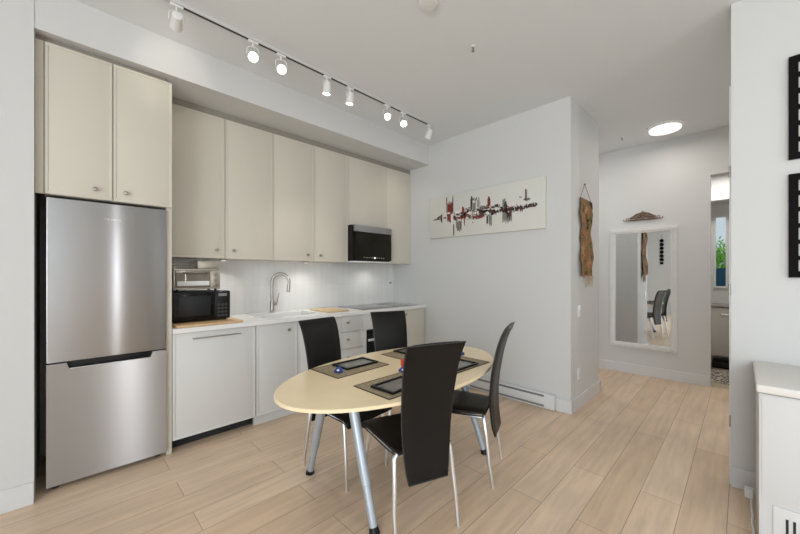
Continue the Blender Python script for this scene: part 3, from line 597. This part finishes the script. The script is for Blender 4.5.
# ------------------------------------------------------------------ on the walls
pt = thing('painting', 'wide abstract canvas with red and black city-like strokes on the white wall', 'painting', (3.38, 2.10, 1.772))
RB(3.362, 3.3995, 1.362, 2.846, 1.772, 2.285, r=0.003).build('canvas', CANVAS, pt)
ST = [('r', 2.574, 2.473, 2.067, 2.186), ('r', 2.56, 2.507, 1.972, 2.069), ('r', 2.468, 2.287, 1.972, 2.042), ('r', 2.341, 2.311, 2.063, 2.104), ('k', 2.783, 2.642, 2.003, 2.016), ('k', 2.661, 2.639, 1.981, 2.046), ('r', 2.316, 2.287, 1.905, 1.963), ('g', 2.429, 2.346, 1.856, 1.956), ('k', 2.468, 2.455, 1.79, 1.905), ('k', 2.224, 2.2, 2.075, 2.204), ('g', 2.2, 2.121, 2.168, 2.192), ('k', 2.13, 2.107, 2.075, 2.175), ('g', 2.196, 2.153, 2.063, 2.144), ('g', 2.114, 2.002, 2.053, 2.087), ('r', 2.002, 1.965, 2.038, 2.164), ('k', 2.287, 2.196, 2.005, 2.052), ('k', 2.196, 2.002, 2.024, 2.053), ('r', 2.196, 2.046, 1.957, 1.99), ('k', 2.103, 1.873, 1.986, 2.029), ('g', 2.024, 1.948, 1.882, 1.974), ('k', 1.969, 1.821, 1.997, 2.031), ('k', 1.905, 1.852, 2.048, 2.071), ('g', 1.821, 1.785, 2.014, 2.126), ('k', 1.801, 1.765, 1.982, 2.076), ('k', 1.821, 1.643, 1.984, 2.022), ('g', 1.821, 1.711, 1.887, 1.98), ('k', 1.771, 1.717, 1.921, 1.986), ('k', 1.653, 1.549, 1.991, 2.022), ('r', 1.624, 1.586, 1.974, 2.005), ('k', 1.568, 1.441, 2.008, 2.031), ('k', 1.586, 1.459, 1.995, 2.011), ('g', 1.568, 1.546, 2.079, 2.180), ('g', 1.586, 1.513, 2.074, 2.095), ('k', 2.574, 2.562, 2.17, 2.267), ('k', 2.481, 2.469, 2.061, 2.252), ('w', 2.255, 2.196, 2.019, 2.04), ('w', 2.184, 2.114, 2.01, 2.034), ('w', 2.024, 1.98, 1.991, 2.011), ('w', 2.442, 2.366, 2.046, 2.08), ('w', 1.905, 1.863, 2.018, 2.043), ('w', 2.499, 2.478, 1.914, 2.01)]
PM_ = MB(); IDX = {'r': 0, 'k': 1, 'g': 2, 'w': 3}; rr = random.Random(3)
def dab(c, ya, yb, za, zb, x):
    # ragged brush stroke laid on the canvas
    n = max(2, int(abs(ya-yb)/0.007)); hz = zb-za
    for k in range(n):
        y0 = ya+(yb-ya)*k/n; y1 = ya+(yb-ya)*(k+1)/n
        a = za - rr.uniform(-0.25, 0.5)*min(hz, 0.06); b = zb + rr.uniform(-0.25, 0.4)*min(hz, 0.06)
        if rr.random() < 0.06: continue
        if b > a+0.002:
            nf = len(PM_.bm.faces); PM_.box(x, 3.3622, min(y0, y1), max(y0, y1), a, b); PM_.bm.faces.ensure_lookup_table()
            q = c if rr.random() < 0.9 else rr.choice('rkg')
            for f in PM_.bm.faces[nf:]: f.material_index = IDX[q]
for i, (c, ya, yb, za, zb) in enumerate(ST): dab(c, ya, yb, za, zb, {'g': 3.3610, 'r': 3.3605, 'k': 3.3600, 'w': 3.3595}[c])
for k in range(110):
    y = rr.gauss(2.1, 0.30); z = 2.02+rr.gauss(0, 0.035); s_ = rr.uniform(0.006, 0.04)
    if 1.45 < y < 2.7: dab(rr.choice('rkkgw'), y, y+s_, z, z+rr.uniform(0.004, 0.022), 3.3598)
for k in range(48):
    y = rr.uniform(1.80, 2.42); z = 2.03-0.04*abs(y-2.05)+rr.gauss(0, 0.012); dab('k' if y < 2.1 or rr.random() < 0.4 else 'r', y, y+rr.uniform(0.02, 0.06), z-0.008, z+rr.uniform(0.004, 0.016), 3.3597)
for k in range(16):
    y = rr.uniform(1.84, 2.45); z = 2.025+rr.gauss(0, 0.016); dab('w', y, y+rr.uniform(0.02, 0.05), z, z+0.010, 3.3593)
o = PM_.build('brush_strokes', RED, pt, smooth=False)
for M in (PBLK, PGRY, PWHT): o.data.materials.append(M)
# baseboard heater
ht = thing('baseboard_heater', 'long low white electric heater along the wall behind the table', 'heater', (3.37, 1.78, 0))
RB(3.345, 3.3995, 1.27, 2.32, 0.004, 0.150, r=0.006).build('body', TRIM, ht)
m = MB().box(3.3435, 3.3455, 1.37, 2.22, 0.116, 0.136).box(3.3435, 3.3455, 1.37, 2.22, 0.020, 0.038); m.build('vent_slots', mat('slot_grey', (0.20, 0.20, 0.21), 0.6), ht, smooth=False)
RB(3.341, 3.3455, 1.33, 2.255, 0.044, 0.112, r=0.002).build('front_plate', TRIM, ht)
# switch and outlet plates
def plate(name, label, x, y, z, axis, part):
    t = thing(name, label, name.split('_')[-1], (x, y, z-0.055))
    if axis == 'y':
        RB(x-0.036, x+0.036, y-0.006, y-0.0002, z-0.058, z+0.058, r=0.002).build('plate', WHITEP, t)
        RB(x-0.017, x+0.017, y-0.009, y-0.0058, z-0.033, z+0.033, r=0.002).build(part, TRIM, t)
    else:
        RB(x-0.006, x-0.0002, y-0.036, y+0.036, z-0.058, z+0.058, r=0.002).build('plate', WHITEP, t)
        RB(x-0.009, x-0.0058, y-0.017, y+0.017, z-0.033, z+0.033, r=0.002).build(part, TRIM, t)
plate('light_switch', 'white light switch plate on the wall below the tapestry', 3.62, 1.14, 0.955, 'y', 'rocker')
plate('wall_outlet', 'white outlet plate low on the wall below the light switch', 3.62, 1.14, 0.335, 'y', 'socket')
# tapestry
tp = thing('tapestry', 'narrow woven brown and green tapestry hanging from a rod on the wall', 'tapestry', (3.78, 1.12, 1.20))
m = MB(); n = 26; z1, z0 = 2.062, 1.30; LF, RF = [], []
for i in range(n+1):
    t = i/n; z = z1+(z0-z1)*t
    xl = 3.612-0.02*math.sin(t*9)+0.02*math.sin(t*23) + (0.02 if 0.2 < t < 0.5 else 0) + 0.09*max(0, t-0.85)
    xr = 3.930+0.018*math.sin(t*11+1)+0.012*math.sin(t*27) + (0.05 if t > 0.12 else 0.0)
    LF.append((xl, z)); RF.append((xr, z))
nx = 10; rows_f = []; rows_b = []
for i in range(n+1):
    f_, b_ = [], []
    for k in range(nx+1):
        u = k/nx; x = LF[i][0]*(1-u)+RF[i][0]*u; y = 1.118-0.010*math.sin(u*7+i*0.35)-0.012*(1-u)*(i/n)
        f_.append(m.bm.verts.new((x, y, LF[i][1]))); b_.append(m.bm.verts.new((x, y+0.006, LF[i][1])))
    rows_f.append(f_); rows_b.append(b_)
for i in range(n):
    for k in range(nx):
        m.bm.faces.new((rows_f[i][k], rows_f[i][k+1], rows_f[i+1][k+1], rows_f[i+1][k])); m.bm.faces.new((rows_b[i][k+1], rows_b[i][k], rows_b[i+1][k], rows_b[i+1][k+1]))
    m.bm.faces.new((rows_f[i][0], rows_f[i+1][0], rows_b[i+1][0], rows_b[i][0])); m.bm.faces.new((rows_f[i+1][nx], rows_f[i][nx], rows_b[i][nx], rows_b[i+1][nx]))
m.build('cloth', TAPM, tp)
MB().cyl((3.590, 1.118, 2.068), (3.95, 1.118, 2.068), 0.007, seg=10).build('rod', BRONZE, tp)
MB().tube([(3.605, 1.118, 2.070), (3.777, 1.132, 2.235), (3.935, 1.118, 2.070)], 0.0022, 6).cyl((3.777, 1.1395, 2.235), (3.777, 1.122, 2.235), 0.005, seg=8).build('hanging_cord', BRONZE, tp)
m = MB()
for k in range(14):
    x = 3.74+k*0.018; l = 0.03+0.09*abs(math.sin(k*1.7)); m.tube([(x, 1.116, 1.305), (x+0.004, 1.112, 1.30-l*0.5), (x+0.002, 1.116, 1.30-l)], [0.004, 0.003, 0.002], 6)
m.build('fringe', mat('cream_fringe', (0.45, 0.36, 0.27), 0.9, vary=0.4, bscale=40), tp)
# mirror
MY0, MY1, MZ0, MZ1 = 0.560, 1.285, 0.345, 1.922
mi = thing('wall_mirror', 'tall white framed mirror hanging on the hallway wall', 'mirror', (XM-0.02, 0.92, MZ0))
m = MB(); fw = 0.085
def frame_loop(k, x): return [Vector((x, MY0+k, MZ0+k)), Vector((x, MY1-k, MZ0+k)), Vector((x, MY1-k, MZ1-k)), Vector((x, MY0+k, MZ1-k))]
pr = [(0, XM-0.0005), (0, XM-0.022), (0.006, XM-0.030), (0.020, XM-0.026), (0.026, XM-0.034), (0.044, XM-0.030), (0.052, XM-0.022), (0.060, XM-0.026), (0.066, XM-0.021), (0.066, XM-0.0005)]
rings = [[m.bm.verts.new(p) for p in frame_loop(k, x)] for k, x in pr]
m.loft(rings, closed=True)
m.build('frame', mat('antiqued_white', (0.72, 0.715, 0.70), 0.4, vary=0.06, bscale=30, bump=0.15), mi)
gm = MB().box(XM-0.012, XM-0.0007, MY0+0.062, MY1-0.062, MZ0+0.062, MZ1-0.062)
for v in gm.bm.verts:      # the pane sits a touch out of square in its frame
    if v.co.x < XM-0.005: v.co.x = XM-0.0105-(v.co.y-MY0-0.062)*0.0105
gm.build('mirror_glass', mat('silvered_glass', (0.86, 0.89, 0.90), 0.015, 1.0), mi, smooth=False)
m = MB()
for yy in (MY0+0.034, MY1-0.034):
    for zz in (MZ0+0.034, MZ1-0.034): m.lathe([(0.034, 0), (0.030, -0.010), (0.018, -0.006), (0.012, -0.014), (0.001, -0.016)], (XM-0.028, yy, zz), 8, 'x')
m.build('corner_rosettes', MATS['antiqued_white'], mi)
# carved ornament above the mirror
cv = MB()
yc = 0.915; zc = 2.045; X0 = XM-0.016
def scroll(y0, z0, r, turns, sgn, r1=0.35, th=0.011):
    pts = []
    for k in range(26):
        t = k/25; a = turns*2*PI*t; q = r*(1-t*(1-r1)); pts.append((X0, y0+sgn*q*math.cos(a), z0+q*math.sin(a)))
    cv.tube(pts, [th*(1-0.45*k/25) for k in range(26)], 8)
for s in (-1, 1):
    cv.tube([(X0, yc+s*0.0, zc-0.018), (X0, yc+s*0.10, zc-0.020), (X0, yc+s*0.16, zc-0.016), (X0, yc+s*0.195, zc-0.020), (X0, yc+s*0.214, zc-0.008), (X0, yc+s*0.205, zc+0.004)], [0.008, 0.008, 0.006, 0.005, 0.006, 0.004], 8)
    for yy, z_, rad, tn, sg in ((0.018, 0.008, 0.020, 1.3, 1), (0.022, 0.046, 0.018, 1.2, -1), (0.056, 0.006, 0.020, 1.3, -1), (0.056, 0.040, 0.017, 1.2, 1), (0.092, 0.004, 0.019, 1.4, 1), (0.088, 0.030, 0.012, 1.1, -1), (0.124, 0.002, 0.015, 1.2, -1)):
        scroll(yc+s*yy, zc+z_, rad, tn, s*sg, th=0.0065)
    scroll(yc+s*0.165, zc-0.002, 0.017, 1.0, s, r1=0.8, th=0.005)
    cv.tube([(X0, yc+s*0.145, zc+0.010), (X0, yc+s*0.11, zc+0.030), (X0, yc+s*0.06, zc+0.062), (X0, yc+s*0.01, zc+0.074)], [0.004, 0.006, 0.006, 0.006], 8)
cv.lathe([(0.001, -0.016), (0.020, -0.010), (0.024, 0), (0.001, 0.01)], (X0, yc, zc+0.05), 10, 'x').tube([(X0, yc, zc+0.05), (X0, yc, zc+0.080), (X0, yc, zc+0.098)], [0.014, 0.012, 0.004], 8)
o = cv.build('carved_ornament', BRONZE); tag(o, 'bronze brown carved scroll ornament on the wall above the mirror', 'ornament')
# lattice frames on the right wall
def lattice(z0, z1, label, y1=-0.187):
    t = thing('lattice_frame', label, 'frame', (XR-0.01, y1-0.295, z0), 'black lattice wall art on the right wall')
    n = 6; s = 0.036; y0 = y1-0.59; c = (z1-z0-s)/n; m = MB()
    for k in range(n+1):
        wz = s if k in (0, n) else 0.024; zz = z0+s/2+c*k; m.box(XR-0.022, XR-0.001, y0, y1, zz-wz/2 if k not in (0,) else z0, zz+wz/2 if k != n else z1)
    for k in range(n+1):
        wy = s if k in (0, n) else 0.024; yy = y1-s/2-(0.59-s)/n*k; m.box(XR-0.0225, XR-0.0008, yy-wy/2 if k != n else y0, yy+wy/2 if k else y1, z0+0.0005, z1-0.0005)
    m.build('lattice', BLACK, t, smooth=False); return t
lattice(1.972, 2.556, 'black square lattice frame on the right wall, the upper one')
lattice(1.300, 1.888, 'black square lattice frame on the right wall, the lower one')
# white console with vent
cn = thing('storage_console', 'white console with thick top and slotted vent against the right wall', 'console', (2.64, -0.6, 0))
RB(2.345, 2.945, -1.20, -0.055, 0.001, 0.756, r=0.003).build('body', CABL if False else TRIM, cn)
RB(2.330, 2.957, -1.22, -0.045, 0.760, 0.800, r=0.010).build('top', mat('cream_white_top', (0.82, 0.80, 0.76), 0.4, bump=0.01), cn)
vp_ = MB().rbox(2.338, 2.3455, -0.44, -0.100, 0.02, 0.247, r=0.002).build('vent_panel', TRIM, cn)
m = MB()
for k in range(9): m.box(2.3368, 2.3385, -0.148-k*0.022, -0.139-k*0.022, 0.10, 0.203)
m.build('vent_slots', DARK, vp_, smooth=False)
RB(2.341, 2.3455, -1.18, -0.065, 0.262, 0.75, r=0.001).build('front_panel', TRIM, cn)
co = thing('power_cord', 'white power cord with plug running along the floor beside the console', 'cord', (2.8, -0.03, 0))
MB().tube([(2.80, -0.036, 0.045), (2.74, -0.036, 0.012), (2.66, -0.040, 0.006), (2.58, -0.036, 0.006), (2.50, -0.042, 0.006), (2.44, -0.038, 0.006), (2.33, -0.04, 0.006)], 0.005, 8).build('cord', WHITEP, co)
RB(2.775, 2.825, -0.045, -0.008, 0.040, 0.090, r=0.006).build('plug', WHITEP, co)

# ------------------------------------------------------------------ bathroom things
vn = thing('bathroom_vanity', 'floating beige vanity with dark edged counter seen through the doorway', 'vanity', (6.6, 0.1, 0.19))
B(6.43, 6.895, -0.75, 0.60, 0.19, 0.86).build('body', mat('vanity_taupe', (0.62, 0.58, 0.52), 0.45, bump=0.02), vn, smooth=False)
RB(6.415, 6.429, -0.74, 0.59, 0.20, 0.85, r=0.002).build('drawer_front', MATS['vanity_taupe'], vn)
RB(6.40, 6.897, -0.77, 0.62, 0.862, 0.885, r=0.002).build('counter', mat('grey_stone', (0.30, 0.28, 0.25), 0.25, vary=0.3, bscale=40), vn)
MB().tube([(6.414, 0.20, 0.77), (6.375, 0.20, 0.77), (6.375, -0.02, 0.77), (6.414, -0.02, 0.77)], 0.012, 8).build('handle', CHROME, vn)
o = RB(5.62, 6.38, -0.5, 0.55, 0.0015, 0.012, r=0.003).build('bath_rug', RUGM); tag(o, 'black and cream patterned rug on the bathroom floor', 'rug')
o = RB(6.50, 6.75, 0.02, 0.30, 0.002, 0.10, r=0.01).build('floor_scale', BLACKP); tag(o, 'dark bathroom scale under the floating vanity', 'scale')
# outside the bathroom window
o = B(8.2, 8.3, -0.6, 1.2, -0.05, 1.42).build('wooden_screen', TEAL, smooth=False); tag(o, 'dark blue wooden screen outside the bathroom window', 'screen')
m = MB(); rr = random.Random(5)
for k in range(1800):
    p = Vector((8.95+max(-0.5, rr.gauss(0, 0.12)), 0.25+rr.gauss(0, 0.28), 1.62+rr.gauss(0, 0.16)))
    a = Vector((rr.uniform(-1, 1), rr.uniform(-1, 1), rr.uniform(-1, 1))).normalized(); b = a.orthogonal().normalized(); s = rr.uniform(0.02, 0.045)
    m.bm.faces.new([m.bm.verts.new(q) for q in (p-a*s, p+b*s*0.5, p+a*s, p-b*s*0.5)])
sh = thing('garden_shrub', 'leafy green shrub beyond the blue screen outside', 'shrub', (8.95, 0.25, 0))
m.build('foliage', LEAF, sh, smooth=False)
MB().tube([(8.95, 0.25, 0), (8.94, 0.26, 0.7), (8.97, 0.22, 1.6)], [0.03, 0.022, 0.01], 8).build('stem', BRONZE, sh)
o = B(7.0, 10.5, -1.6, 2.4, -0.08, -0.005).build('terrace', mat('terrace_paving', (0.3, 0.3, 0.28), 0.8, vary=0.1, bscale=5), smooth=False); tag(o, 'grey terrace outside the bathroom window', 'terrace'); o['kind'] = 'structure'; o.name = 'floor_terrace'
# hanging ornament on the rear wall, seen in the mirror
hg = thing('hanging_ornament', 'string of black discs hanging on the rear wall, seen in the mirror', 'ornament', (-3.38, 1.70, 1.65))
MB().tube([(-3.392, 1.70, 2.62), (-3.392, 1.70, 1.66)], 0.004, 6).build('string', BLACK, hg)
for k in range(6): MB().lathe([(0.001, 0), (0.055, 0.003), (0.058, 0.010), (0.001, 0.014)], (-3.395, 1.70, 2.42-0.125*k), 20, 'x').build('disc', BLACK, hg)
RB(-3.396, -3.380, 1.655, 1.745, 1.64, 1.72, r=0.004).build('pendant', BLACK, hg)
